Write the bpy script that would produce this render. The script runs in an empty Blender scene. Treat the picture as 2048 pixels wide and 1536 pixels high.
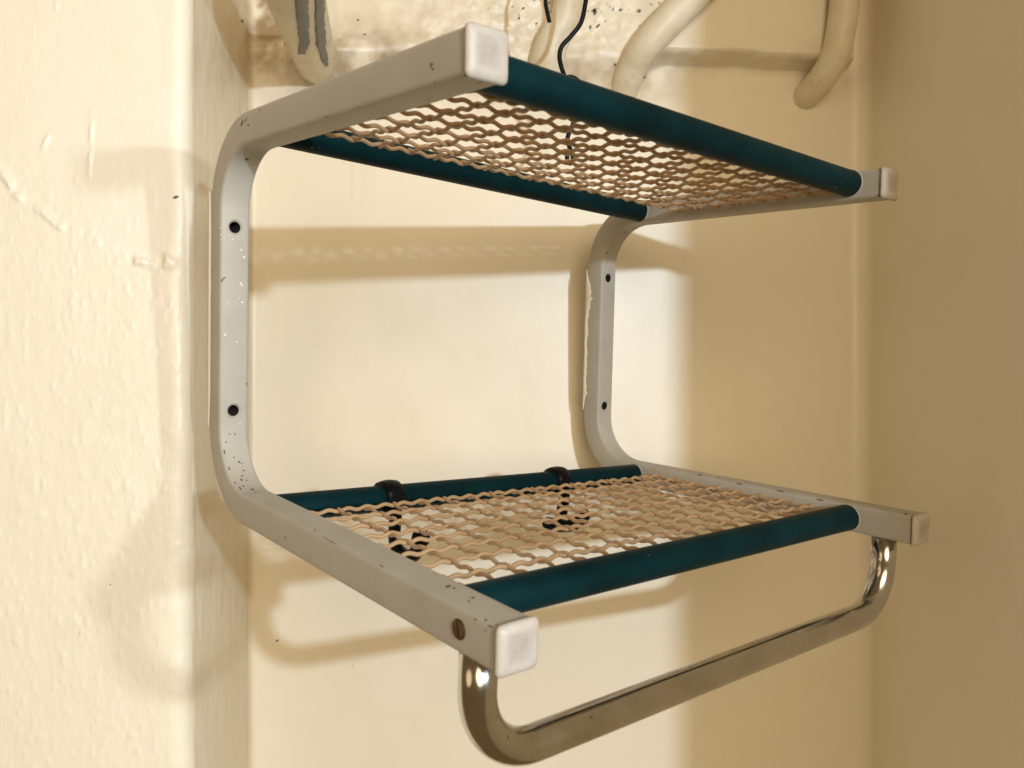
import bpy, bmesh, math, random
import numpy as np
from mathutils import Vector, Matrix, noise

random.seed(7)
rng = np.random.default_rng(11)
scene = bpy.context.scene
COL = scene.collection
CAMZ = 1.6                    # camera height; all image measurements are relative to it

# ------------------------------------------------------------------ camera
F = 1636.0                    # focal length in pixels of the 2048 px wide photograph
cam_d = bpy.data.cameras.new("camera")
cam_d.sensor_width = 36.0
cam_d.lens = 36.0 * F / 2048.0
cam_d.clip_start = 0.01
cam_d.clip_end = 100.0
cam_d.dof.use_dof = True        # small phone lens: the nearest end cap is slightly soft
cam_d.dof.focus_distance = 0.78
cam_d.dof.aperture_fstop = 11.5
cam_o = bpy.data.objects.new("camera", cam_d)
COL.objects.link(cam_o)
cam_o.location = (0, 0, CAMZ)
cam_o.rotation_euler = (math.radians(90), 0, 0)
scene.camera = cam_o

# ------------------------------------------------------------------ light
world = bpy.data.worlds.new("World")
scene.world = world
world.use_nodes = True
bg = world.node_tree.nodes["Background"]
bg.inputs[0].default_value = (1.0, 0.64, 0.25, 1)
bg.inputs[1].default_value = 0.15


def lamp(name, kind, loc, energy, color, **kw):
    d = bpy.data.lights.new(name, kind)
    d.energy = energy
    d.color = color
    for k, v in kw.items():
        setattr(d, k, v)
    o = bpy.data.objects.new(name, d)
    COL.objects.link(o)
    o.location = loc
    return o


# room lamp behind the camera, a little to the right: shadows on the back of the niche
lamp("room_lamp", "POINT", (1.141, -1.802, 0.334 + CAMZ), 186.0, (0.70, 0.85, 1.0), shadow_soft_size=0.036)
# second bulb further round to the right: reaches only the outer face on the left, past the edge of the right wall
lamp("side_lamp", "POINT", (1.086, -0.612, 0.079 + CAMZ), 45.0, (0.80, 0.91, 1.0), shadow_soft_size=0.030)
# two broad warm fill lights, added behind the camera to lift the shadows
for nm, loc, en, colr, size in (("warm_fill", (0.85, -2.8, 0.8 + CAMZ), 86.0, (1.0, 0.79, 0.53), 2.6), ("left_fill", (-2.1, -1.3, 0.25 + CAMZ), 7.0, (1.0, 0.78, 0.48), 1.6)):
    fl = lamp(nm, "AREA", loc, en, colr, shape="DISK", size=size)
    fl.rotation_euler = (Vector((0.1, 0.9, CAMZ)) - Vector(loc)).to_track_quat("-Z", "Y").to_euler()

vs = scene.view_settings
vs.view_transform = "Standard"
vs.look = "None"
vs.exposure = 0.0
vs.gamma = 1.0
scene.render.engine = "CYCLES"
scene.cycles.max_bounces = 8
scene.cycles.use_denoising = True


# ------------------------------------------------------------------ materials
def new_mat(name):
    m = bpy.data.materials.new(name)
    m.use_nodes = True
    nt = m.node_tree
    return m, nt, nt.nodes["Principled BSDF"]


def node(nt, typ, **kw):
    n = nt.nodes.new(typ)
    for k, v in kw.items():
        if hasattr(n, k):
            setattr(n, k, v)
        else:
            n.inputs[k].default_value = v
    return n


def noise_tex(nt, vec, scale, detail=4, rough=0.55):
    n = node(nt, "ShaderNodeTexNoise")
    n.inputs["Scale"].default_value = scale
    n.inputs["Detail"].default_value = detail
    n.inputs["Roughness"].default_value = rough
    nt.links.new(vec, n.inputs["Vector"])
    return n.outputs["Fac"]


def ramp(nt, fac, stops):
    r = node(nt, "ShaderNodeValToRGB")
    el = r.color_ramp.elements
    while len(el) < len(stops):
        el.new(0.5)
    for i, (p, c) in enumerate(stops):
        el[i].position = p
        el[i].color = c if len(c) == 4 else (*c, 1)
    nt.links.new(fac, r.inputs["Fac"])
    return r.outputs["Color"]


def mix(nt, fac, a, b, mode="MIX"):
    n = node(nt, "ShaderNodeMix")
    n.data_type = "RGBA"
    n.blend_type = mode
    for sock, v in ((n.inputs[0], fac), (n.inputs[6], a), (n.inputs[7], b)):
        if hasattr(v, "is_linked"):
            nt.links.new(v, sock)
        else:
            sock.default_value = v if not isinstance(v, tuple) else ((*v, 1) if len(v) == 3 else v)
    return n.outputs[2]


def bump(nt, bsdf, height, strength, dist):
    b = node(nt, "ShaderNodeBump")
    b.inputs["Strength"].default_value = strength
    b.inputs["Distance"].default_value = dist
    nt.links.new(height, b.inputs["Height"])
    nt.links.new(b.outputs[0], bsdf.inputs["Normal"])
    return b


def objvec(nt, scale=None):
    t = node(nt, "ShaderNodeTexCoord")
    if scale is None:
        return t.outputs["Object"]
    mp = node(nt, "ShaderNodeMapping")
    mp.inputs["Scale"].default_value = scale
    nt.links.new(t.outputs["Object"], mp.inputs["Vector"])
    return mp.outputs[0]


def make_wall_mat():
    m, nt, b = new_mat("cream_wall_paint")
    v = objvec(nt)
    col = ramp(nt, noise_tex(nt, v, 4.5, 5), [(0.3, (0.80, 0.735, 0.58)), (0.72, (0.84, 0.78, 0.65))])
    col = mix(nt, ramp(nt, noise_tex(nt, v, 26, 5), [(0.62, (0, 0, 0)), (0.85, (0.35, 0.35, 0.35))]), col, (0.70, 0.60, 0.42))
    at0 = node(nt, "ShaderNodeAttribute", attribute_name="return_shade")  # streaky darker tint that stands for shade on the niche return
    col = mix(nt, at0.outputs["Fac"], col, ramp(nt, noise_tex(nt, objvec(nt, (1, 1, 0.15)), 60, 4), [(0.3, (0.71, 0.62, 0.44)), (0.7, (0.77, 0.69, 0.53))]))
    at = node(nt, "ShaderNodeAttribute", attribute_name="grime_shade")
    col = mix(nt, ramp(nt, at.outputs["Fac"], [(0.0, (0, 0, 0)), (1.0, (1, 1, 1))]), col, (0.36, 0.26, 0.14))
    at2 = node(nt, "ShaderNodeAttribute", attribute_name="chips")
    col = mix(nt, ramp(nt, at2.outputs["Fac"], [(0.25, (0, 0, 0)), (0.65, (1, 1, 1))]), col, (0.035, 0.028, 0.022))
    nt.links.new(col, b.inputs["Base Color"])
    b.inputs["Roughness"].default_value = 0.38
    b.inputs["Specular IOR Level"].default_value = 0.45
    vs_ = objvec(nt, (1, 1, 0.35))
    h1 = noise_tex(nt, vs_, 165, 5, 0.58)
    h2 = noise_tex(nt, v, 900, 2, 0.5)
    s = node(nt, "ShaderNodeMath", operation="MULTIPLY_ADD")
    nt.links.new(h2, s.inputs[0])
    s.inputs[1].default_value = 0.18
    nt.links.new(h1, s.inputs[2])
    bp = bump(nt, b, s.outputs[0], 0.28, 0.0012)
    rl = node(nt, "ShaderNodeAttribute", attribute_name="relief")
    nt.links.new(rl.outputs["Fac"], bp.inputs["Strength"])
    return m


def painted(name, base, var, rough, chip=None, chip_thr=0.70, chip_scale=170, bump_s=0.15, grime_shade=None):
    m, nt, b = new_mat(name)
    v = objvec(nt)
    col = ramp(nt, noise_tex(nt, v, 22, 5), [(0.3, base), (0.75, var)])
    if grime_shade:
        g = ramp(nt, noise_tex(nt, v, 60, 6, 0.65), [(0.55, (0, 0, 0)), (0.8, (0.6, 0.6, 0.6))])
        col = mix(nt, g, col, grime_shade)
    if chip:
        a = noise_tex(nt, v, chip_scale, 3, 0.5)
        c = noise_tex(nt, v, 18, 2, 0.5)
        mm = node(nt, "ShaderNodeMath", operation="MULTIPLY")
        nt.links.new(a, mm.inputs[0])
        nt.links.new(c, mm.inputs[1])
        g = ramp(nt, mm.outputs[0], [(chip_thr * 0.6, (0, 0, 0)), (chip_thr * 0.6 + 0.02, (1, 1, 1))])
        col = mix(nt, g, col, chip)
    nt.links.new(col, b.inputs["Base Color"])
    b.inputs["Roughness"].default_value = rough
    bump(nt, b, noise_tex(nt, v, 320, 4), bump_s, 0.0006)
    return m


MAT = {}
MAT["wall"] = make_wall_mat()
MAT["pipe"] = painted("cream_pipe_paint", (0.70, 0.62, 0.45), (0.78, 0.71, 0.56), 0.45, bump_s=0.3, grime_shade=(0.44, 0.34, 0.19))
MAT["bracket"] = painted("grey_bracket_paint", (0.40, 0.375, 0.32), (0.465, 0.44, 0.38), 0.48, chip=(0.10, 0.07, 0.045), chip_thr=0.78,
                         grime_shade=(0.42, 0.37, 0.28))


def make_cap_mat():
    """ivory plastic: rubbed grey in the middle of the face, pale worn rim, brown dirt in the seam"""
    m, nt, b = new_mat("ivory_plastic")
    v = objvec(nt)
    sep = node(nt, "ShaderNodeSeparateXYZ")
    nt.links.new(v, sep.inputs[0])
    ax = node(nt, "ShaderNodeMath", operation="ABSOLUTE")
    az = node(nt, "ShaderNodeMath", operation="ABSOLUTE")
    nt.links.new(sep.outputs["X"], ax.inputs[0])
    nt.links.new(sep.outputs["Z"], az.inputs[0])
    mx = node(nt, "ShaderNodeMath", operation="SMOOTH_MAX")
    nt.links.new(ax.outputs[0], mx.inputs[0])
    nt.links.new(az.outputs[0], mx.inputs[1])
    mx.inputs[2].default_value = 0.004
    nz = noise_tex(nt, v, 160, 5, 0.6)
    ad = node(nt, "ShaderNodeMath", operation="MULTIPLY_ADD")
    nt.links.new(nz, ad.inputs[0])
    ad.inputs[1].default_value = 0.014
    nt.links.new(mx.outputs[0], ad.inputs[2])
    face = node(nt, "ShaderNodeMapRange")
    nt.links.new(ad.outputs[0], face.inputs["Value"])
    face.inputs["From Min"].default_value = 0.0120
    face.inputs["From Max"].default_value = 0.0195
    col = mix(nt, face.outputs[0], (0.40, 0.36, 0.325), (0.51, 0.465, 0.40))
    g = ramp(nt, noise_tex(nt, v, 90, 6, 0.65), [(0.50, (0, 0, 0)), (0.78, (0.7, 0.7, 0.7))])
    col = mix(nt, g, col, (0.30, 0.235, 0.18))
    seam = node(nt, "ShaderNodeMapRange")
    sn = node(nt, "ShaderNodeMath", operation="MULTIPLY_ADD")
    nt.links.new(nz, sn.inputs[0])
    sn.inputs[1].default_value = -0.0022
    nt.links.new(sep.outputs["Y"], sn.inputs[2])
    nt.links.new(sn.outputs[0], seam.inputs["Value"])
    seam.inputs["From Min"].default_value = -0.0034
    seam.inputs["From Max"].default_value = -0.0022
    col = mix(nt, seam.outputs[0], col, (0.10, 0.065, 0.04))
    nt.links.new(col, b.inputs["Base Color"])
    b.inputs["Roughness"].default_value = 0.42
    bump(nt, b, noise_tex(nt, v, 320, 4), 0.3, 0.0006)
    return m


MAT["cap"] = make_cap_mat()
for _k in ("bracket", "cap"):
    MAT[_k].node_tree.nodes["Principled BSDF"].inputs["Specular IOR Level"].default_value = 0.3
MAT["rod"] = painted("teal_plastic", (0.0004, 0.0110, 0.0130), (0.0018, 0.026, 0.031), 0.5, chip=(0.16, 0.22, 0.22), chip_thr=0.765, chip_scale=300)
MAT["rod"].node_tree.nodes["Principled BSDF"].inputs["Specular IOR Level"].default_value = 0.09
MAT["wire"] = painted("copper_brown_plastic", (0.37, 0.232, 0.12), (0.47, 0.31, 0.168), 0.36, chip=(0.2, 0.1, 0.05), chip_thr=0.80)
MAT["black"] = painted("black_plastic", (0.003, 0.003, 0.0035), (0.006, 0.006, 0.007), 0.4)
MAT["black"].node_tree.nodes["Principled BSDF"].inputs["Specular IOR Level"].default_value = 0.12
MAT["blackwire"] = painted("black_wire_lacquer", (0.004, 0.005, 0.008), (0.007, 0.008, 0.012), 0.4)
MAT["blackwire"].node_tree.nodes["Principled BSDF"].inputs["Specular IOR Level"].default_value = 0.15
MAT["tape"] = painted("grey_tape", (0.13, 0.125, 0.11), (0.20, 0.19, 0.165), 0.45, chip=(0.05, 0.045, 0.04), chip_thr=0.72, bump_s=0.5)
MAT["hole"] = painted("dark_hole", (0.006, 0.005, 0.004), (0.01, 0.008, 0.006), 0.9)
MAT["old_paint"] = painted("old_cream_paint", (0.74, 0.66, 0.51), (0.82, 0.75, 0.62), 0.5, bump_s=0.5)
MAT["drop"] = painted("white_speck", (0.80, 0.78, 0.74), (0.88, 0.86, 0.83), 0.12)


def metal(name, col, rough, stain):
    m, nt, b = new_mat(name)
    v = objvec(nt)
    c = ramp(nt, noise_tex(nt, v, 35, 6, 0.62), [(0.40, col), (0.72, stain)])
    sp = ramp(nt, noise_tex(nt, v, 240, 3), [(0.70, (0, 0, 0)), (0.74, (1, 1, 1))])
    c = mix(nt, sp, c, (0.06, 0.045, 0.03))
    nt.links.new(c, b.inputs["Base Color"])
    b.inputs["Metallic"].default_value = 1.0
    r = ramp(nt, noise_tex(nt, v, 60, 5), [(0.35, (rough,) * 3), (0.75, (rough * 1.5,) * 3)])
    nt.links.new(r, b.inputs["Roughness"])
    return m


MAT["chrome"] = metal("worn_chrome", (0.64, 0.63, 0.61), 0.14, (0.52, 0.50, 0.45))
MAT["rust"] = metal("rusty_steel", (0.20, 0.12, 0.06), 0.38, (0.10, 0.05, 0.025))


# ------------------------------------------------------------------ helpers
def tag(o, label=None, cat=None, group=None, kind=None):
    for k, v in (("label", label), ("category", cat), ("group", group), ("kind", kind)):
        if v:
            o[k] = v
    return o


def link(name, me, mat, parent=None, smooth=True):
    o = bpy.data.objects.new(name, me)
    COL.objects.link(o)
    if mat is not None:
        me.materials.append(mat)
    if smooth:
        me.polygons.foreach_set("use_smooth", [True] * len(me.polygons))
    if parent is not None:
        o.parent = parent
    return o


def empty(name, parent=None):
    o = bpy.data.objects.new(name, None)
    o.empty_display_size = 0.05
    COL.objects.link(o)
    if parent is not None:
        o.parent = parent
    return o


def auto_smooth(o, deg=35):
    me = o.data
    ang = math.radians(deg)
    bm = bmesh.new()
    bm.from_mesh(me)
    for e_ in bm.edges:
        if len(e_.link_faces) == 2 and e_.calc_face_angle(0) > ang:
            e_.smooth = False
    bm.to_mesh(me)
    bm.free()


def catmull(pts, n=8):
    P = [Vector(p) for p in pts]
    P = [P[0] * 2 - P[1]] + P + [P[-1] * 2 - P[-2]]
    out = []
    for i in range(1, len(P) - 2):
        a, b, c, d = P[i - 1], P[i], P[i + 1], P[i + 2]
        for k in range(n):
            t = k / n
            out.append(0.5 * ((2 * b) + (c - a) * t + (2 * a - 5 * b + 4 * c - d) * t * t + (3 * b - a - 3 * c + d) * t ** 3))
    out.append(P[-2].copy())
    return out


def sweep(path, radius, seg=12, cap=True, squash=None):
    """tube along a path; radius may be a list; squash = (a, b) scales of an elliptical section"""
    path = [Vector(p) for p in path]
    n = len(path)
    rad = radius if isinstance(radius, (list, tuple)) else [radius] * n
    verts, faces = [], []
    tang = []
    for i in range(n):
        t = path[min(i + 1, n - 1)] - path[max(i - 1, 0)]
        tang.append(t.normalized())
    ref = Vector((0, 0, 1)) if abs(tang[0].z) < 0.9 else Vector((1, 0, 0))
    nrm = (ref - tang[0] * ref.dot(tang[0])).normalized()
    sa, sb = squash or (1, 1)
    for i in range(n):
        nrm = (nrm - tang[i] * nrm.dot(tang[i])).normalized()
        bi = tang[i].cross(nrm)
        for k in range(seg):
            a = 2 * math.pi * k / seg
            verts.append(path[i] + nrm * (math.cos(a) * rad[i] * sa) + bi * (math.sin(a) * rad[i] * sb))
    for i in range(n - 1):
        for k in range(seg):
            k2 = (k + 1) % seg
            faces.append((i * seg + k, i * seg + k2, (i + 1) * seg + k2, (i + 1) * seg + k))
    if cap:
        faces.append(tuple(reversed(range(seg))))
        faces.append(tuple((n - 1) * seg + k for k in range(seg)))
    me = bpy.data.meshes.new("sweep")
    me.from_pydata([tuple(v) for v in verts], [], faces)
    return me


def ray_at(px, py, Y):
    """world point seen at a pixel of the photograph at depth Y"""
    return Vector(((px - 1024) / F * Y, Y, CAMZ - (py - 768) / F * Y))


# ------------------------------------------------------------------ the wall with its niche
PSI = math.radians(5.549)
e2 = np.array([math.cos(PSI), math.sin(PSI)])          # along the back wall, to the right
n2 = np.array([math.sin(PSI), -math.cos(PSI)])         # out of the wall, towards the viewer
C0 = np.array([-0.3215, 1.0038])                        # inner corner on the left
EDGE = np.array([-0.3083, 0.7783])                      # outer corner, beside the rack
EL = np.array([math.cos(math.radians(5.5)), math.sin(math.radians(5.5))])   # along the outer face on the left
RC = np.array([0.4662, 1.0803])                         # inner corner on the right
DEPTH_R = 1.160
REDGE = RC + n2 * DEPTH_R
BACK_OFF = float(n2 @ C0)


def back_Y(px, py=768):
    d = np.array([(px - 1024) / F, 1.0])
    return BACK_OFF / float(n2 @ d)


def vnoise(x, y, seed):
    """vectorised 2-D gradient-free value noise"""
    xi = np.floor(x).astype(np.int64)
    yi = np.floor(y).astype(np.int64)
    fx = x - xi
    fy = y - yi
    fx = fx * fx * fx * (fx * (fx * 6 - 15) + 10)
    fy = fy * fy * fy * (fy * (fy * 6 - 15) + 10)

    def h(a, b):
        k = (a * 374761393 + b * 668265263 + seed * 1442695041) & 0x7FFFFFFF
        k = ((k ^ (k >> 13)) * 1274126177) & 0x7FFFFFFF
        return ((k ^ (k >> 16)) & 0xFFFF) / 65535.0
    return (h(xi, yi) * (1 - fx) * (1 - fy) + h(xi + 1, yi) * fx * (1 - fy) + h(xi, yi + 1) * (1 - fx) * fy + h(xi + 1, yi + 1) * fx * fy) * 2 - 1


def fbm(x, y, seed, oct=4, rough=0.5):
    s = 0.0
    a = 1.0
    for i in range(oct):
        s = s + a * vnoise(x * 2 ** i, y * 2 ** i, seed + i * 17)
        a *= rough
    return s


def arc_pts(p0, corner, p1, r, k=7):
    a = (p0 - corner) / np.linalg.norm(p0 - corner)
    b = (p1 - corner) / np.linalg.norm(p1 - corner)
    s, t = corner + a * r, corner + b * r
    return [((1 - u) ** 2) * s + 2 * u * (1 - u) * corner + u * u * t for u in np.linspace(0, 1, k)]


def seg_pts(p, q, step):
    n = max(1, int(np.linalg.norm(q - p) / step))
    return [p + (q - p) * i / n for i in range(n)]


def build_wall():
    far_l = EDGE - EL * 0.9
    far_r = REDGE + e2 * 0.8
    prof, part = [], []

    def add(pts, tag_):
        for q in pts:
            prof.append(q)
            part.append(tag_)
    vis_l = EDGE - EL * 0.26
    a1 = arc_pts(vis_l, EDGE, C0, 0.016)
    a2 = arc_pts(EDGE, C0, RC, 0.008)
    a3 = arc_pts(C0, RC, REDGE, 0.024, 12)
    a4 = arc_pts(RC, REDGE, far_r, 0.012)
    add(seg_pts(far_l, vis_l, 0.05), 0)
    add(seg_pts(vis_l, a1[0], 0.0016), 0)
    add(a1, 0)
    add(seg_pts(a1[-1], a2[0], 0.0035)[1:], 1)
    add(a2, 2)
    add(seg_pts(a2[-1], a3[0], 0.0027)[1:], 2)
    add(a3, 3)
    mid = RC + n2 * 0.42
    add(seg_pts(a3[-1], mid, 0.006)[1:], 3)
    add(seg_pts(mid, a4[0], 0.04), 3)
    add(a4, 4)
    add(seg_pts(a4[-1], far_r, 0.05)[1:], 4)
    prof = np.array(prof)
    part = np.array(part)
    m = len(prof)
    d = np.gradient(prof, axis=0)
    d /= np.linalg.norm(d, axis=1)[:, None]
    nrm = np.stack([d[:, 1], -d[:, 0]], 1)
    u = np.concatenate([[0], np.cumsum(np.linalg.norm(np.diff(prof, axis=0), axis=1))])
    z = np.concatenate([np.arange(-1.2, -0.54, 0.06), np.arange(-0.54, 0.54, 0.0026), np.arange(0.54, 1.0, 0.05)])
    U, Z = np.meshgrid(u, z)
    PX = np.broadcast_to(prof[:, 0], U.shape)
    PY = np.broadcast_to(prof[:, 1], U.shape)
    T = np.broadcast_to(part, U.shape)
    # pixel the undisplaced point is seen at (only used to place marks on the plaster)
    IX = 1024 + F * PX / PY
    IY = 768 - F * Z / PY
    disp = 0.0014 * fbm(U * 7, Z * 7, 3, 2) + np.where(T >= 2, 0.00006, 0.00016) * fbm(U * 40, Z * 26, 5, 3)
    # lumpy, brushed plaster on the outer face and the return
    rough = np.clip((IY - 380 + 0.35 * (330 - IX)) / 160, 0, 1)
    lump = fbm(U * 150, Z * 60, 21, 3, 0.6)
    fine = np.maximum(fbm(U * 230, Z * 130, 8, 2, 0.5), 0) ** 2
    left = (T == 0)
    disp = disp + np.where(left, 0.00011 * lump * (0.35 + 0.65 * rough) + 0.00060 * fine * (0.25 + 0.75 * rough), 0)
    disp = disp + np.where(T == 1, 0.00030 * fbm(U * 110, Z * 34, 31, 3, 0.6), 0)
    disp = disp + np.where(T >= 2, 0.00004 * fbm(U * 120, Z * 90, 41, 3, 0.6), 0)

    # the outer corner was rounded off by hand: it wanders
    disp = disp + np.where(left, 0.0022 * fbm(Z * 11, Z * 0 + 4.0, 15, 3) * np.exp(-((IX - 372) / 30) ** 2), 0)

    def ridge(pts, width, amp, mask):
        nonlocal disp
        best = np.full(U.shape, 1e9)
        for (x0, y0), (x1, y1) in zip(pts[:-1], pts[1:]):
            dx, dy = x1 - x0, y1 - y0
            t = np.clip(((IX - x0) * dx + (IY - y0) * dy) / (dx * dx + dy * dy), 0, 1)
            best = np.minimum(best, np.hypot(IX - x0 - t * dx, IY - y0 - t * dy))
        wob = np.clip(0.35 + 1.1 * fbm(U * 110, Z * 75, 77, 3), 0, 1.6)
        disp = disp + np.where(mask, amp * wob * np.exp(-(best / width) ** 2), 0)
    ridge([(-40, 300), (8, 350), (40, 395), (80, 420), (118, 450), (168, 472), (215, 495), (262, 520), (330, 532)], 7, 0.0032, left)
    ridge([(182, 222), (180, 290), (178, 350), (177, 420)], 3.2, 0.0029, left)
    ridge([(112, 10), (116, 40), (108, 62)], 3.5, 0.0035, left)
    ridge([(152, 360), (164, 392), (158, 400)], 5, 0.0017, left)
    ridge([(96, 270), (80, 305), (30, 365)], 3.5, 0.0020, left)
    ridge([(325, 505), (345, 530), (372, 552)], 8, 0.0035, left)
    # scraped plane change along that line: the lower plaster is thicker
    line_y = np.interp(IX, [-50, 0, 60, 120, 190, 260, 330, 380], [300, 340, 405, 452, 480, 515, 530, 560])
    disp = disp + np.where(left, 0.0009 / (1 + np.exp(-(IY - line_y) / 6)), 0)
    # the overhang at the top of the niche
    sharp = 1 / (1 + np.exp(-(IX - 1285) / 14))
    zl = 0.4175 + 0.0022 * fbm(U * 26, Z * 0 + 1.3, 51, 3)
    soft = 0.052 * (1 - sharp) + 0.0045
    k = np.clip((Z - (zl - soft)) / soft, 0, 1)
    k = k * k * (3 - 2 * k)
    amount = 0.040 * sharp + 0.022 * (1 - sharp) * np.clip((IX - 520) / 160, 0, 1)
    over = np.where(T == 2, k * amount * np.clip((1735 - IX) / 110, 0, 1) ** 0.7, 0)
    disp = disp + over
    # crumbling plaster between the pipes
    crumb = np.clip((1 - np.abs(IX - 1010) / 300), 0, 1) * np.clip((150 - IY) / 60, 0, 1) * (T == 2)
    crumb = np.maximum(crumb, np.clip(1 - np.hypot((IX - 1190) / 110, (IY - 30) / 110), 0, 1) * (T == 2) * 1.3)
    disp = disp + crumb * 0.0022 * fbm(U * 60, Z * 60, 61, 4, 0.6)
    # plaster collar where the thick pipe goes in
    col_ = np.exp(-(((IX - 655) / 95) ** 2 + ((IY - 125) / 32) ** 2)) * (T == 2)
    disp = disp + col_ * 0.018

    X = PX + nrm[:, 0][None, :] * disp
    Y = PY + nrm[:, 1][None, :] * disp
    V = np.stack([X, Y, Z + CAMZ], -1).reshape(-1, 3)
    rows, cols = U.shape
    idx = np.arange(rows * cols).reshape(rows, cols)
    quads = np.stack([idx[:-1, :-1], idx[:-1, 1:], idx[1:, 1:], idx[1:, :-1]], -1).reshape(-1, 4)
    me = bpy.data.meshes.new("niche_wall")
    me.vertices.add(len(V))
    me.vertices.foreach_set("co", V.ravel())
    me.loops.add(len(quads) * 4)
    me.loops.foreach_set("vertex_index", quads.ravel().astype(np.int32))
    me.polygons.add(len(quads))
    me.polygons.foreach_set("loop_start", np.arange(0, len(quads) * 4, 4, dtype=np.int32))
    me.update(calc_edges=True)
    # chips: dark flecks where the paint has come off; grime: brown dirt round the pipes, with the thick pipe's shadow painted in
    chips = np.zeros(U.shape)
    spot_noise = fbm(U * 420, Z * 420, 63, 2)

    def spot(px, py, r, mask=True, ax=1.0, amp=1.0):
        nonlocal chips
        q = amp * np.exp(-(((IX - px) / (r * ax)) ** 2 + ((IY - py) / r) ** 2)) * (0.75 + 0.6 * spot_noise)
        chips = np.maximum(chips, q * (T == mask if isinstance(mask, int) and mask is not True else 1))
    for px, py, r in [(342, 308, 2.6), (352, 347, 2.2), (350, 355, 1.8), (352, 395, 2.8), (157, 1272, 3.2), (160, 1266, 2.2), (222, 1168, 2.0), (302, 512, 2.5),
                      (327, 517, 3.0)]:
        spot(px, py, r, 0, 0.8)
    for px, py, r in [(487, 42, 4.0), (573, 95, 5), (582, 106, 4), (657, 128, 3), (720, 55, 3), (733, 85, 3), (1065, 15, 3), (1036, 44, 2.5), (1182, 38, 7),
                      (1185, 33, 4), (1210, 28, 4), (1217, 33, 5), (1233, 37, 4), (1241, 40, 4), (1250, 36, 3), (1266, 41, 5), (1268, 70, 4), (1280, 64, 4),
                      (1288, 60, 3), (1288, 32, 3), (1304, 33, 3), (1260, 93, 3), (1224, 141, 2.5), (1300, 137, 3), (1287, 156, 3), (1277, 198, 2.5),
                      (1208, 152, 2.4), (1296, 206, 2), (1030, 5, 3), (1070, 3, 4), (1010, 2, 3), (960, 3, 3), (1180, 100, 2.4),
                      (552, 388, 1.8), (705, 1330, 2.0), (555, 1282, 2.2), (550, 1325, 2.4), (645, 1475, 2.4), (1358, 632, 1.8), (1305, 648, 1.6),
                      (1315, 116, 3)]:
        spot(px, py, r)
    sp = fbm(U * 330, Z * 330, 71, 2, 0.5)
    chips = np.maximum(chips, np.clip((sp - 0.80) * 6, 0, 1) * np.clip(crumb * 1.6 - 0.35, 0, 1) * (fbm(U * 24, Z * 24, 75, 3) > 0.25))
    crack = np.abs(fbm(U * 46, Z * 30, 91, 3, 0.6))
    chips = np.maximum(chips, np.clip(1 - crack / 0.035, 0, 1) * np.clip(crumb - 0.45, 0, 0.5) * 1.1)
    grime_shade = np.clip(1.5 * np.exp(-np.hypot((IX - 545) / 42, (IY - 20) / 85) ** 2) + 0.35 * np.exp(-np.hypot((IX - 640) / 110, (IY - 130) / 28) ** 2)
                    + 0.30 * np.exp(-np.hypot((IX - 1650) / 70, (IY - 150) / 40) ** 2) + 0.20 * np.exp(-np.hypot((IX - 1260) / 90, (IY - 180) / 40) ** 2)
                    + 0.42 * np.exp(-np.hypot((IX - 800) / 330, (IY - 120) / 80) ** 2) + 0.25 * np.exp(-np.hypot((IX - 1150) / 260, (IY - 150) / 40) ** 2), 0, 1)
    grime_shade = np.clip(grime_shade * (0.8 + 0.9 * fbm(U * 35, Z * 35, 81, 4, 0.6)), 0, 1) * (T >= 1)
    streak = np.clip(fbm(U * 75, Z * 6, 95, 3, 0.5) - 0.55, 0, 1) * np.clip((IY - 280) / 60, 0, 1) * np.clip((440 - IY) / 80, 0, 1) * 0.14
    grime_shade = np.maximum(grime_shade, streak * (T == 2))
    # shade on the return of the niche, painted in as a darker, yellower tint
    ret_shade = np.where(T == 1, np.clip((IX - 378) / 10, 0, 1), 0) + np.where((T == 2) & (IX < 512), np.clip((512 - IX) / 12, 0, 1), 0)
    for nm, arr in (("chips", chips), ("grime_shade", grime_shade), ("return_shade", np.clip(ret_shade, 0, 1)), ("relief", np.where(T == 0, (0.22 + 0.36 * rough) * np.clip(0.75 + 0.75 * fbm(U * 13, Z * 8, 57, 3), 0.15, 1.8), np.where(T == 1, 0.5, 0.07)))):
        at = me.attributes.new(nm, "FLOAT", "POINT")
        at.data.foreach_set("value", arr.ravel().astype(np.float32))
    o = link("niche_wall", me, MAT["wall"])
    tag(o, kind="structure")
    return o


build_wall()

# ------------------------------------------------------------------ the rack
s = 0.0252
RACK_M = Matrix(((0.7665593684928277, -0.640854041732466, 0.04114403688312507),
                 (0.6414626192835338, 0.7611239005779491, -0.09600060432578837),
                 (0.030206665452933587, 0.09998252429385387, 0.9945305687599773)))
RACK_L = Vector((-0.2650452218021847, 0.713727004328251, -0.08122505247394006 + CAMZ))
W, ZU, D_UP, D_LO = 0.45885, 0.27525, 0.3573, 0.4008
DZ, AR = -0.018735, -0.031157
H1, H2 = 0.21503, 0.06073

rack = empty("wall_rack")
rack.matrix_world = Matrix.Translation(RACK_L) @ RACK_M.to_4x4()
tag(rack, "two-tier wall rack with grey brackets, teal rods, brown wire shelves and chrome rail", "rack")


def rb(x, y, z):
    """point of the right-hand bracket, which sits lower and tilts up, in rack coordinates"""
    z += DZ
    return Vector((x, y * math.cos(AR) - z * math.sin(AR), y * math.sin(AR) + z * math.cos(AR)))


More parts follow.
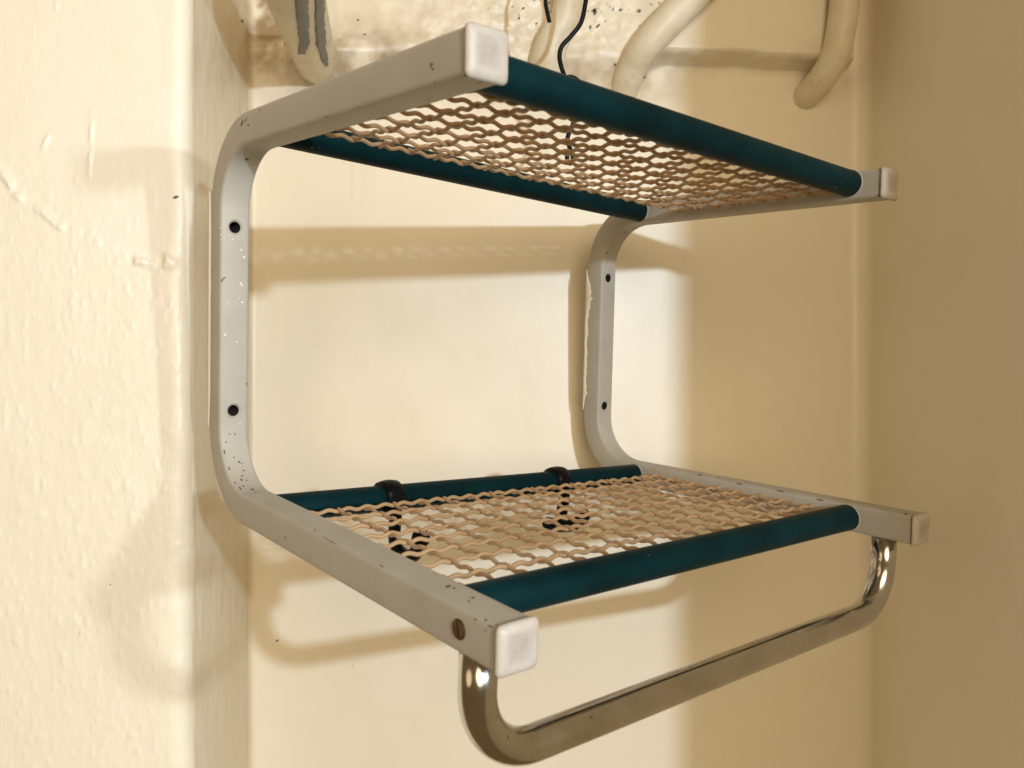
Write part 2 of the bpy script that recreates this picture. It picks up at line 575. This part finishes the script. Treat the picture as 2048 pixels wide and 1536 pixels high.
def square_profile(w, h, r, k=4):
    pts = []
    for cx, cy, a0 in ((w / 2 - r, h / 2 - r, 0), (-w / 2 + r, h / 2 - r, 90), (-w / 2 + r, -h / 2 + r, 180), (w / 2 - r, -h / 2 + r, 270)):
        for i in range(k):
            a = math.radians(a0 + 90 * i / (k - 1))
            pts.append((cx + r * math.cos(a), cy + r * math.sin(a)))
    return pts


def bracket_mesh():
    R = 0.062
    path = []      # (y, z, ty, tz)
    zt, zb, yv = ZU + s / 2, -s / 2, -s / 2
    for i in range(9):
        y = -D_UP + (D_UP - s / 2 - R) * i / 8
        path.append((y, zt, 1, 0))
    for i in range(1, 15):
        a = math.radians(90 * i / 15)
        path.append((yv - R + R * math.sin(a), zt - R + R * math.cos(a), math.cos(a), -math.sin(a)))
    for i in range(9):
        path.append((yv, (zt - R) + (zb + R - zt + R) * i / 8, 0, -1))
    for i in range(1, 15):
        a = math.radians(90 * i / 15)
        path.append((yv - R + R * math.cos(a), zb + R - R * math.sin(a), -math.sin(a), -math.cos(a)))
    for i in range(10):
        path.append((yv - R + (-D_LO - (yv - R)) * i / 9, zb, -1, 0))
    prof = square_profile(s, s, 0.0032, 4)
    m = len(prof)
    verts, faces = [], []
    for (y, z, ty, tz) in path:
        # in-plane normal, pointing to the inside of the C
        ny, nz = tz, -ty
        for (a, b) in prof:
            verts.append((s / 2 + a, y + ny * b, z + nz * b))
    n = len(path)
    for i in range(n - 1):
        for k in range(m):
            k2 = (k + 1) % m
            faces.append((i * m + k, i * m + k2, (i + 1) * m + k2, (i + 1) * m + k))
    faces.append(tuple(range(m)))
    faces.append(tuple(reversed([(n - 1) * m + k for k in range(m)])))
    me = bpy.data.meshes.new("bracket")
    me.from_pydata(verts, [], faces)
    bm = bmesh.new()
    bm.from_mesh(me)
    bmesh.ops.recalc_face_normals(bm, faces=bm.faces)
    bm.to_mesh(me)
    bm.free()
    return me


def cyl_mesh(path, r, seg=24):
    me = sweep(path, r, seg)
    bm = bmesh.new()
    bm.from_mesh(me)
    bmesh.ops.recalc_face_normals(bm, faces=bm.faces)
    bm.to_mesh(me)
    bm.free()
    return me


def boolean_cut(o, cutters):
    for cme in cutters:
        c = bpy.data.objects.new("cutter", cme)
        COL.objects.link(c)
        md = o.modifiers.new("cut", "BOOLEAN")
        md.operation = "DIFFERENCE"
        md.object = c
        md.solver = "EXACT"
        bpy.context.view_layer.update()
        dg = bpy.context.evaluated_depsgraph_get()
        me = bpy.data.meshes.new_from_object(o.evaluated_get(dg))
        o.modifiers.clear()
        o.data = me
        bpy.data.objects.remove(c)


def pillow_cap(flip=1):
    """plastic plug: a square lip over the tube end with a slightly domed face; local origin at the tube end, pointing -y"""
    verts, faces = [], []
    rings = []
    w = s + 0.0012
    for (off, shrink, rr) in ((-0.0002, 0.0030, 0.0030), (0.0010, 0.0030, 0.0030), (0.0011, -0.0001, 0.0034), (0.0015, -0.0005, 0.0034), (0.0032, -0.0005, 0.0036), (0.0046, 0.0006, 0.0040), (0.0056, 0.0024, 0.0044),
                              (0.0060, 0.0042, 0.0040), (0.0058, 0.0056, 0.0034), (0.0054, 0.0072, 0.0026)):
        rings.append([(a, -off, b) for (a, b) in square_profile(w - 2 * shrink, w - 2 * shrink, rr, 5)])
    m = len(rings[0])
    for rg in rings:
        verts += rg
    for i in range(len(rings) - 1):
        for k in range(m):
            k2 = (k + 1) % m
            faces.append((i * m + k, i * m + k2, (i + 1) * m + k2, (i + 1) * m + k))
    faces.append(tuple((len(rings) - 1) * m + k for k in range(m)))
    me = bpy.data.meshes.new("end_cap")
    me.from_pydata(verts, [], faces)
    bm = bmesh.new()
    bm.from_mesh(me)
    bmesh.ops.recalc_face_normals(bm, faces=bm.faces)
    bm.to_mesh(me)
    bm.free()
    return me


bracket_me = bracket_mesh()
cap_me = pillow_cap()
HOLE_R = 0.0048
brackets = []
for side in (0, 1):
    b = link("bracket", bracket_me.copy(), MAT["bracket"])
    boolean_cut(b, [cyl_mesh([(s / 2, -s - 0.01, h), (s / 2, -s - 0.0006, h), (s / 2, -s + 0.0016, h), (s / 2, -0.006, h)], [HOLE_R * 1.45, HOLE_R * 1.45, HOLE_R, HOLE_R]) for h in (H1 + 0.00013, H2 + 0.00013)])
    auto_smooth(b, 40)
    b.parent = rack
    if side:
        b.matrix_local = Matrix.Rotation(AR, 4, "X") @ Matrix.Translation((W, 0, DZ))
    b["label"] = "grey C-shaped bracket beside the cracked left wall" if side == 0 else "grey C-shaped bracket against the back of the niche"
    for (yy, zz) in ((-D_UP, ZU + s / 2), (-D_LO, -s / 2)):
        c = link("end_cap", cap_me, None, b)
        c.location = (s / 2, yy, zz)
        c.rotation_euler = (random.uniform(-0.03, 0.03), random.uniform(-0.03, 0.03), random.uniform(-0.03, 0.03))
    # black sleeves added to colour in the shade inside the two empty screw holes
    for h in (H1, H2):
        hm = bpy.data.meshes.new("screw_hole")
        vv, ff = [], []
        K = 24
        for j, (yy, r) in enumerate(((-s + 0.0019, HOLE_R - 0.0002), (-0.0065, HOLE_R - 0.0002))):
            for k in range(K):
                a = 2 * math.pi * k / K
                vv.append((s / 2 + r * math.cos(a), yy, h + r * math.sin(a)))
        for k in range(K):
            k2 = (k + 1) % K
            ff.append((k, k2, K + k2, K + k))
        ff.append(tuple(range(K, 2 * K)))
        hm.from_pydata(vv, [], ff)
        link("screw_hole", hm, MAT["hole"], b)
    brackets.append(b)
cap_me.materials.append(MAT["cap"])

# rust-brown slotted screw in the lower arm of the near bracket
scr = bpy.data.meshes.new("screw")
bm = bmesh.new()
rs = 0.0052
for sgn in (-1, 1):
    top, bot = [], []
    pts = []
    half = 0.0007
    a0 = math.asin(half / rs)
    for i in range(13):
        a = a0 + (math.pi - 2 * a0) * i / 12
        pts.append((rs * math.cos(a), sgn * rs * math.sin(a)))
    vt = [bm.verts.new((-0.0008, p[0], p[1])) for p in pts]
    vb = [bm.verts.new((0.0015, p[0], p[1])) for p in pts]
    bm.faces.new(vt)
    for i in range(len(pts)):
        j = (i + 1) % len(pts)
        bm.faces.new((vt[i], vt[j], vb[j], vb[i]))
vs_ = [bm.verts.new((-0.00015, rs * 1.12 * math.cos(2 * math.pi * k / 20), rs * 1.12 * math.sin(2 * math.pi * k / 20))) for k in range(20)]
bm.faces.new(vs_)
bmesh.ops.recalc_face_normals(bm, faces=bm.faces)
bm.to_mesh(scr)
bm.free()
so = link("screw", scr, MAT["rust"], brackets[0], smooth=False)
so.location = (0, -0.3705, -s / 2 + 0.001)
so.rotation_euler = (math.radians(78), 0, 0)

# little bright screw end standing out of the far upper arm
st = link("screw_tip", sweep(catmull([(0, 0, 0), (0.001, -0.001, 0.002), (0.003, -0.003, 0.0035), (0.006, -0.004, 0.0035)], 5), 0.0016, 8), MAT["chrome"], brackets[1])
st.location = (0.008, -0.318, ZU + s - 0.0002)


# ridge of old wall paint left along the rear edge of each bracket
def paint_ridge(side):
    verts, faces = [], []
    zz = np.linspace(0.045 if side == 0 else 0.055, 0.245 if side == 0 else 0.225, 60)
    for i, z in enumerate(zz):
        ends = min(1, min(i, 59 - i) / 6)
        wdt = (0.0022 + 0.0022 * (0.5 + 0.5 * noise.noise(Vector((z * 70, side * 9.0, 0)))) + (0.004 if side else 0) *
               max(0, noise.noise(Vector((z * 140, 3.0 + side, 1))) + 0.5 * noise.noise(Vector((z * 420, 1.0, 4)))) + (0.007 * math.exp(-((z - 0.193) / 0.017) ** 2) * (0.7 + 0.6 * noise.noise(Vector((z * 260, 0, 7)))) if side else 0)) * ends + 0.0004
        th = 0.0005 + 0.0006 * ends
        verts += [(-0.00005, -wdt, z), (-th, -wdt * 0.7, z), (-th * 1.5, -0.0002, z), (-0.0002, 0.0006, z)]
    for i in range(len(zz) - 1):
        for k in range(3):
            a = i * 4 + k
            faces.append((a, a + 1, a + 5, a + 4))
    me = bpy.data.meshes.new("paint_ridge")
    me.from_pydata(verts, [], faces)
    return me


for side in (0, 1):
    pr = link("paint_ridge", paint_ridge(side), MAT["old_paint"], brackets[side])

# white flecks on the upright of the near bracket
bm = bmesh.new()
flecks = [(478, 478, 1.1), (483, 500, 2.8), (488, 515, 2.4), (465, 479, 1.6), (482, 567, 2.6), (484, 571, 2.2), (457, 605, 2.0), (477, 597, 1.3), (472, 606, 0.8),
          (485, 605, 2.4), (450, 670, 3.0), (474, 684, 2.6), (441, 457, 1.4), (442, 470, 1.6), (480, 846, 1.6)]
inv = rack.matrix_world.inverted()
o_loc = inv @ Vector((0, 0, CAMZ))
for px, py, r in flecks:
    d_loc = inv.to_3x3() @ (ray_at(px, py, 1.0) - Vector((0, 0, CAMZ)))
    t = (-s - o_loc.y) / d_loc.y
    q = o_loc + d_loc * t
    rr = r * 0.00044
    mtx = Matrix.Translation(q) @ Matrix.Diagonal((random.uniform(0.8, 1.4), 0.45, random.uniform(0.8, 1.3), 1))
    bmesh.ops.create_icosphere(bm, subdivisions=1, radius=rr, matrix=mtx)
fm = bpy.data.meshes.new("white_fleck")
bm.to_mesh(fm)
bm.free()
fo = link("white_fleck", fm, MAT["drop"], brackets[0])
fo["kind"] = "stuff"

# rods
ROD_R = 0.0117
ROD = {"UF": (-0.3293, ZU + 0.0148), "UR": (-0.0815, ZU + 0.0128), "LF": (-0.3432, -0.0125), "LR": (-0.0860, -0.0125)}
rod_obj = {}
for k, (y, z) in ROD.items():
    a = Vector((s - 0.0008, y, z))
    b = rb(W + 0.0008, y, z)
    path = [a + (b - a) * i / 12 for i in range(13)]
    o = link("rod", sweep(path, ROD_R, 28), MAT["rod"], rack)
    auto_smooth(o, 50)
    rod_obj[k] = (o, a, b)

# pale bead of paint round each rod where it enters the far bracket
for k, (y, z) in ROD.items():
    ring = [(W - 0.0003, y + (ROD_R + 0.0005) * math.cos(2 * math.pi * i / 28), z + (ROD_R + 0.0005) * math.sin(2 * math.pi * i / 28)) for i in range(29)]
    link("paint_bead", sweep([Vector(q) - Vector((W, 0, 0)) for q in ring], 0.00055, 6, cap=False), MAT["bracket"], brackets[1])

# woven, crimped wire shelves
PITCH = 0.0261
WIRE_R, AMP = 0.00162, 0.00100


def crimp(u):
    """intermediate crimp: three half waves between crossings, flattened crests"""
    c = math.cos(3 * math.pi * u)
    return AMP * c


def shelf(zl, zr, y_first, rows, x_first, cols, y_back, y_front, label):
    sh = empty("wire_shelf", rack)
    sh["label"] = label

    def height(x, y):
        k = x / W
        zz = zr + DZ
        right = y * math.sin(AR) + zz * math.cos(AR)
        return zl * (1 - k) + right * k
    for j in range(rows):                                  # wires along the rods
        y = y_first - PITCH * j
        pts = []
        x0, x1 = s - 0.002, W + 0.002
        n = int((x1 - x0) / PITCH * 14)
        jy, jz = random.uniform(-0.0012, 0.0012), random.uniform(-0.0004, 0.0004)
        sag = random.uniform(-0.0012, 0.0012)
        for i in range(n + 1):
            x = x0 + (x1 - x0) * i / n
            u = (x - x_first) / PITCH + j
            t = (x - x0) / (x1 - x0)
            pts.append((x, y + jy + sag * math.sin(math.pi * t) + 0.0004 * math.sin(x * 90 + j * 2.1), height(x, y) + crimp(u) + jz))
        w = link("wire", sweep(pts, WIRE_R * random.uniform(0.95, 1.05), 7), MAT["wire"], sh)
    for i in range(cols):                                  # wires from front to back
        x = x_first + PITCH * i
        pts = []
        n = int(abs(y_front - y_back) / PITCH * 14)
        jx = random.uniform(-0.0010, 0.0010)
        bow = random.uniform(-0.0010, 0.0010)
        for q in range(n + 1):
            y = y_back + (y_front - y_back) * q / n
            u = (y_first - y) / PITCH + i + 1
            t = q / n
            pts.append((x + jx + bow * math.sin(math.pi * t) + 0.0004 * math.sin(y * 95 + i * 1.7), y, height(x, y) + crimp(u)))
        link("wire", sweep(pts, WIRE_R * random.uniform(0.95, 1.05), 7), MAT["wire"], sh)
    return sh


shelf(-0.0080, -0.0080, -0.1252, 8, 0.0335, 17, -0.1235, -0.3365, "lower brown crimped wire shelf seen from above")
shelf(ZU + 0.0090, ZU + 0.0090, -0.1285, 8, 0.0360, 17, -0.1270, -0.3230, "upper brown crimped wire shelf seen from below")

# chrome rail under the lower arms
RAIL_R, RAIL_Y, RAIL_DROP, BEND = 0.0108, -0.3725, -0.0910, 0.043
a0 = Vector((s / 2, RAIL_Y, -s + 0.001))
b0 = rb(W + s / 2, RAIL_Y, -s + 0.001)
a1 = Vector((s / 2, RAIL_Y, RAIL_DROP))
b1 = rb(W + s / 2, RAIL_Y, RAIL_DROP)


def round_corner(p, c, q, r, k=14):
    u = (p - c).normalized()
    v = (q - c).normalized()
    out = []
    for i in range(k + 1):
        a = math.pi / 2 * i / k
        out.append(c + u * r * (1 - math.sin(a)) + v * r * (1 - math.cos(a)))
    return out


path = [a0] + round_corner(a0, a1, b1, BEND) + [a1 + (b1 - a1) * t for t in (0.2, 0.35, 0.5, 0.65, 0.8)] + round_corner(a1, b1, b0, BEND) + [b0]
rail = link("rail", sweep(path, RAIL_R, 32), MAT["chrome"], rack)
rail["label"] = "worn chrome towel rail bent down from the lower arms"

# ------------------------------------------------------------------ hooks on the lower rear rod
_, ra, rbk = rod_obj["LR"]


def rod_point(t):
    return rack.matrix_world @ (ra + (rbk - ra) * t)


RM = RACK_M.to_4x4()


def clip_band(width=0.017):
    verts, faces = [], []
    K, J = 28, 6
    for j in range(J):
        x = -width / 2 + width * j / (J - 1)
        bul = 0.0022 + 0.0012 * math.sin(math.pi * j / (J - 1))
        for k in range(K):
            a = 2 * math.pi * k / K
            r = ROD_R + bul + (0.0014 if math.sin(a) > 0.4 else 0)
            verts.append((x, r * math.cos(a), r * math.sin(a)))
    for j in range(J - 1):
        for k in range(K):
            k2 = (k + 1) % K
            faces.append((j * K + k, j * K + k2, (j + 1) * K + k2, (j + 1) * K + k))
    for base, rev in ((0, False), ((J - 1) * K, True)):       # ring walls down to the rod
        st_ = len(verts)
        x = -width / 2 if base == 0 else width / 2
        for k in range(K):
            a = 2 * math.pi * k / K
            verts.append((x, (ROD_R + 0.0002) * math.cos(a), (ROD_R + 0.0002) * math.sin(a)))
        for k in range(K):
            k2 = (k + 1) % K
            faces.append((base + k, base + k2, st_ + k2, st_ + k))
    me = bpy.data.meshes.new("clip")
    me.from_pydata(verts, [], faces)
    bm = bmesh.new()
    bm.from_mesh(me)
    bmesh.ops.recalc_face_normals(bm, faces=bm.faces)
    bm.to_mesh(me)
    bm.free()
    return me


def hook(t, kind, label):
    o = empty("clip_hook")
    o.matrix_world = Matrix.Translation(rod_point(t)) @ RM
    tag(o, label, "hook", "black hooks clipped on the lower rear rod")
    link("clip", clip_band(), MAT["black"], o)
    if kind == "peg":
        stem = catmull([(0, -ROD_R - 0.001, -0.004), (0, -0.0125, -0.015), (0, -0.0115, -0.028), (0.0, -0.013, -0.037), (0, -0.019, -0.0440)], 6)
        link("stem", sweep(stem, 0.0068, 12, squash=(0.75, 1.0)), MAT["black"], o)
        foot = catmull([(0, -0.017, -0.0435), (0, -0.030, -0.0455), (0, -0.043, -0.0410), (0, -0.050, -0.0320), (0, -0.053, -0.0250)], 6)
        n = len(foot)
        link("foot", sweep(foot, [0.0066 - 0.0008 * i / n for i in range(n)], 12), MAT["black"], o)
        bm = bmesh.new()
        bmesh.ops.create_uvsphere(bm, u_segments=16, v_segments=10, radius=0.0082)
        me = bpy.data.meshes.new("knob")
        bm.to_mesh(me)
        bm.free()
        kb = link("knob", me, MAT["black"], o)
        kb.location = (0, -0.0535, -0.0235)
    else:
        stem = catmull([(0, -ROD_R - 0.001, -0.004), (0, -0.0125, -0.016), (0.0, -0.0105, -0.028), (-0.001, -0.0105, -0.0420)], 6)
        link("stem", sweep(stem, 0.0072, 12, squash=(0.6, 1.0)), MAT["black"], o)
        foot = catmull([(-0.0215, -0.010, -0.0385), (-0.008, -0.010, -0.0430), (0.010, -0.0105, -0.0455), (0.024, -0.011, -0.0430), (0.0365, -0.012, -0.0355)], 6)
        n = len(foot)
        link("foot", sweep(foot, [0.0060 + 0.0018 * math.sin(i / n * 3.1) for i in range(n)], 12), MAT["black"], o)
    return o


hook(0.243, "peg", "black plastic peg hook with rounded knob, clipped on the rear rod nearer the left bracket")
hook(0.716, "anchor", "black plastic double-ended hook clipped on the rear rod nearer the right bracket")

# ------------------------------------------------------------------ black wire hanger above the upper shelf
YW = 0.905
wire_o = empty("wire_hanger")
wire_o.location = ray_at(1172, -30, YW)
tag(wire_o, "thin black wire hanger bent in an S behind the upper teal rod", "wire hanger")
inv_w = Matrix.Translation(wire_o.location).inverted()


def px_path(pts, Y=YW, n=6):
    return [inv_w @ p for p in catmull([ray_at(x, y, Y + (dy[0] if dy else 0)) for (x, y, *dy) in pts], n)]


link("long_wire", sweep(px_path([(1177, -70), (1175, -30), (1171, 5), (1162, 45), (1142, 72), (1124, 92), (1119, 112), (1123, 135), (1131, 158), (1142, 195), (1150, 228),
                                 (1146, 248), (1138, 266), (1135, 280), (1139, 294), (1144, 308), (1146, 320), (1140, 327), (1135, 320), (1134, 306)]), 0.0026, 10),
     MAT["blackwire"], wire_o)
link("short_wire", sweep(px_path([(1177, -70), (1150, -120), (1110, -110), (1093, -60), (1091, 0), (1094, 22), (1099, 44)]), 0.0023, 10), MAT["blackwire"], wire_o)
link("wire_loop", sweep(px_path([(1131, 157), (1140, 154), (1150, 157), (1157, 164), (1156, 178), (1148, 196)]), 0.0026, 10), MAT["blackwire"], wire_o)


# ------------------------------------------------------------------ painted pipes at the top of the niche
def pipe(label, pts, radii, seg=28):
    """pts: (pixel x, pixel y, depth in front of the back wall)"""
    P = [ray_at(x, y, back_Y(x) - dep) for (x, y, dep) in pts]
    base = P[-1].copy()
    o = empty("heating_pipe")
    o.location = base
    tag(o, label, "pipe", "cream painted pipes going into the wall")
    path = catmull([p - base for p in P], 10)
    n = len(path)
    m = len(radii)
    rr = [float(np.interp(i / (n - 1) * (m - 1), range(m), radii)) for i in range(n)]
    rr = [r * (1 + 0.03 * noise.noise(Vector((i * 0.35, len(label), 0)))) for i, r in enumerate(rr)]
    link("tube", sweep(path, rr, seg), MAT["pipe"], o)
    o["_path"] = [c for q in path for c in (q + base)]
    o["_rad"] = rr
    return o, base


thick, tb = pipe("thick cream pipe with grey tape, entering the wall at the upper left", [(566, -150, 0.30), (580, -60, 0.235), (594, 0, 0.17), (612, 60, 0.10),
                 (632, 120, 0.02), (640, 145, -0.05)], [0.0315, 0.031, 0.0295, 0.0275, 0.025, 0.025])
pipe("cream pipe with a kink, behind the black wire", [(1147, -110, 0.046), (1142, -50, 0.044), (1137, 0, 0.040), (1127, 42, 0.036), (1106, 80, 0.030), (1095, 118, 0.022),
     (1093, 160, 0.006), (1092, 205, -0.03)], [0.0178, 0.0178, 0.0178, 0.0182, 0.020, 0.0225, 0.0245, 0.0245])
pipe("slanting cream pipe running down to the left below the overhang", [(1500, -120, 0.056), (1436, -60, 0.055), (1376, 2, 0.054), (1322, 58, 0.050), (1288, 96, 0.042),
     (1266, 130, 0.024), (1250, 170, 0.004), (1240, 215, -0.03)], [0.0205, 0.0205, 0.0205, 0.0195, 0.018, 0.0178, 0.019, 0.019])
pipe("cream pipe with a bent lower end, nearest the dark right corner", [(1696, -110, 0.062), (1693, -50, 0.062), (1689, 5, 0.060), (1682, 60, 0.056), (1671, 108, 0.048),
     (1650, 148, 0.034), (1622, 182, 0.012), (1592, 210, -0.024)], [0.0178, 0.0178, 0.0178, 0.0178, 0.0178, 0.0176, 0.0172, 0.016])


# two ragged strips of grey tape stuck on the thick pipe
_tp = np.array(list(thick["_path"])).reshape(-1, 3)
_tr = np.array(list(thick["_rad"]))
for _o in list(COL.objects):
    for _k in ("_path", "_rad"):
        if _k in _o.keys():
            del _o[_k]


def pipe_front(px, py):
    """depth at which a sight line meets the thick pipe"""
    for Y in np.arange(0.55, 1.1, 0.0008):
        q = np.array(ray_at(px, py, Y))
        d = np.linalg.norm(_tp - q, axis=1)
        i = int(np.argmin(d - _tr))
        if d[i] < _tr[i] + 0.0006:
            return Y
    return None


def tape(pts, widths, seed):
    verts, faces = [], []
    n = 34
    xs = np.linspace(0, len(pts) - 1, n)
    rnd = random.Random(seed)
    last = None
    for q in xs:
        x = np.interp(q, range(len(pts)), [p[0] for p in pts])
        y = np.interp(q, range(len(pts)), [p[1] for p in pts])
        w_ = np.interp(q, range(len(pts)), widths)
        l, r_ = w_ / 2 + rnd.uniform(-1.5, 1.5), w_ / 2 + rnd.uniform(-1.5, 1.5)
        for f_ in (-1, -0.35, 0.35, 1):
            xx = x + f_ * (l if f_ < 0 else r_)
            Y = pipe_front(xx, y)
            if Y is None:
                Y = last if last is not None else back_Y(xx) - 0.05
            last = Y
            verts.append(tuple(ray_at(xx, y, Y - 0.0004) - tb))
    for i in range(n - 1):
        for k in range(3):
            a = i * 4 + k
            faces.append((a, a + 1, a + 5, a + 4))
    me = bpy.data.meshes.new("tape_strip")
    me.from_pydata(verts, [], faces)
    o = link("tape_strip", me, MAT["tape"], thick)
    sm = o.modifiers.new("thick", "SOLIDIFY")
    sm.thickness = 0.0005
    return o


tape([(600, -60), (603, 0), (606, 50), (609, 85), (603, 108)], [27, 26, 23, 20, 14], 3)
tape([(641, -60), (640, 0), (640, 50), (642, 90), (649, 118), (653, 132)], [20, 19, 18, 18, 14, 6], 5)

# ------------------------------------------------------------------ chipped paint on the brackets
from mathutils.bvhtree import BVHTree
bpy.context.view_layer.update()


def chips_on(b, marks, seed):
    rnd = random.Random(seed)
    me = b.data
    bvh = BVHTree.FromPolygons([v.co.copy() for v in me.vertices], [tuple(p.vertices) for p in me.polygons])
    mw = b.matrix_world.inverted()
    org = mw @ Vector((0, 0, CAMZ))
    verts, faces = [], []
    for (px, py, ra_, rb_, ang) in marks:
        tgt = mw @ ray_at(px, py, 1.0)
        loc, nrm, _, dist = bvh.ray_cast(org, (tgt - org).normalized())
        if loc is None:
            continue
        ring = []
        K = 9
        for k in range(K):
            a = 2 * math.pi * k / K
            u_ = math.cos(a) * ra_ * rnd.uniform(0.6, 1.25)
            v_ = math.sin(a) * rb_ * rnd.uniform(0.6, 1.25)
            c, sn = math.cos(math.radians(ang)), math.sin(math.radians(ang))
            t2 = mw @ ray_at(px + u_ * c - v_ * sn, py + u_ * sn + v_ * c, 1.0)
            l2, n2_, _, _ = bvh.ray_cast(org, (t2 - org).normalized())
            if l2 is None or (l2 - loc).length > 0.03:
                l2, n2_ = loc, nrm
            ring.append(l2 + n2_ * 0.00016)
        st0 = len(verts)
        verts.append(tuple(loc + nrm * 0.00018))
        verts += [tuple(q) for q in ring]
        for k in range(K):
            faces.append((st0, st0 + 1 + k, st0 + 1 + (k + 1) % K))
    cm = bpy.data.meshes.new("paint_chip")
    cm.from_pydata(verts, [], faces)
    o = link("paint_chip", cm, MAT["chip"], b, smooth=False)
    o["kind"] = "stuff"


near = [(447, 557, 6, 1.5, -30), (444, 562, 3, 1.2, -50), (494, 768, 2.4, 3, 0), (459, 868, 2.2, 1.2, 0), (470, 868, 2.6, 1.2, 10), (452, 884, 1.6, 3, 0), (449, 904, 1.4, 6, -10),
        (468, 915, 1.4, 2, 0), (478, 924, 3, 1.6, 20), (484, 927, 2.2, 1.4, 0), (487, 941, 2.2, 1.6, 0), (484, 952, 2.2, 1.6, 0), (483, 960, 3, 2, 30), (493, 961, 2, 1.4, 0),
        (487, 972, 2.4, 1.3, 0), (480, 976, 4, 1.6, 55), (505, 979, 3.4, 1.4, 10), (512, 984, 2, 1.2, 0), (458, 937, 1.2, 4, -20), (470, 965, 1.2, 3, -35),
        (661, 1082, 20, 0.9, 28), (763, 1132, 6, 1.2, 32), (630, 1060, 2, 1.2, 0), (897, 1173, 6, 2.2, -20), (908, 1177, 3, 1.8, 0), (946, 1196, 4, 2.4, -15), (938, 1203, 2.4, 1.6, 0),
        (951, 1239, 4, 1.4, 20), (972, 1240, 3.2, 2.0, 0), (982, 1253, 6.5, 1.8, 20), (972, 1262, 2, 1.6, 0), (736, 1205, 3, 1.4, 35), (571, 1075, 2, 2, 0), (626, 1137, 2, 2, 0),
        (800, 1240, 5, 3, 20), (484, 247, 1.8, 8, 15), (492, 239, 1.2, 6, 25), (497, 250, 1.4, 3, 10), (520, 220, 1.8, 1.4, 0), (863, 131, 2, 7, 18), (866, 138, 2.2, 3, 0),
        (930, 151, 4, 1.4, -15), (652, 233, 3, 1.2, -15), (716, 214, 3, 1, -15), (959, 165, 4, 1.4, -10), (857, 199, 1.6, 1.6, 0), (870, 165, 3, 1, -15)]
far = [(1167, 716, 1.6, 2.6, 0), (1173, 640, 1.2, 3, 0), (1225, 493, 1.4, 2, 40), (1215, 505, 1.2, 3, 45), (1760, 338, 2, 2.4, 0), (1758, 391, 2.6, 1.6, 0), (1812, 1028, 5, 1.3, 10),
       (1560, 982, 9, 1.4, 10), (1480, 968, 7, 1.2, 10), (1400, 950, 6, 1.2, 10), (1437, 956, 3, 1, 10), (1640, 1000, 8, 1.2, 10), (1692, 1065, 4, 1.2, 0), (1818, 1088, 4, 1.4, 0)]
MAT["chip"] = painted("chipped_to_metal", (0.075, 0.05, 0.035), (0.14, 0.10, 0.07), 0.6)
chips_on(brackets[0], near, 4)
chips_on(brackets[1], far, 6)
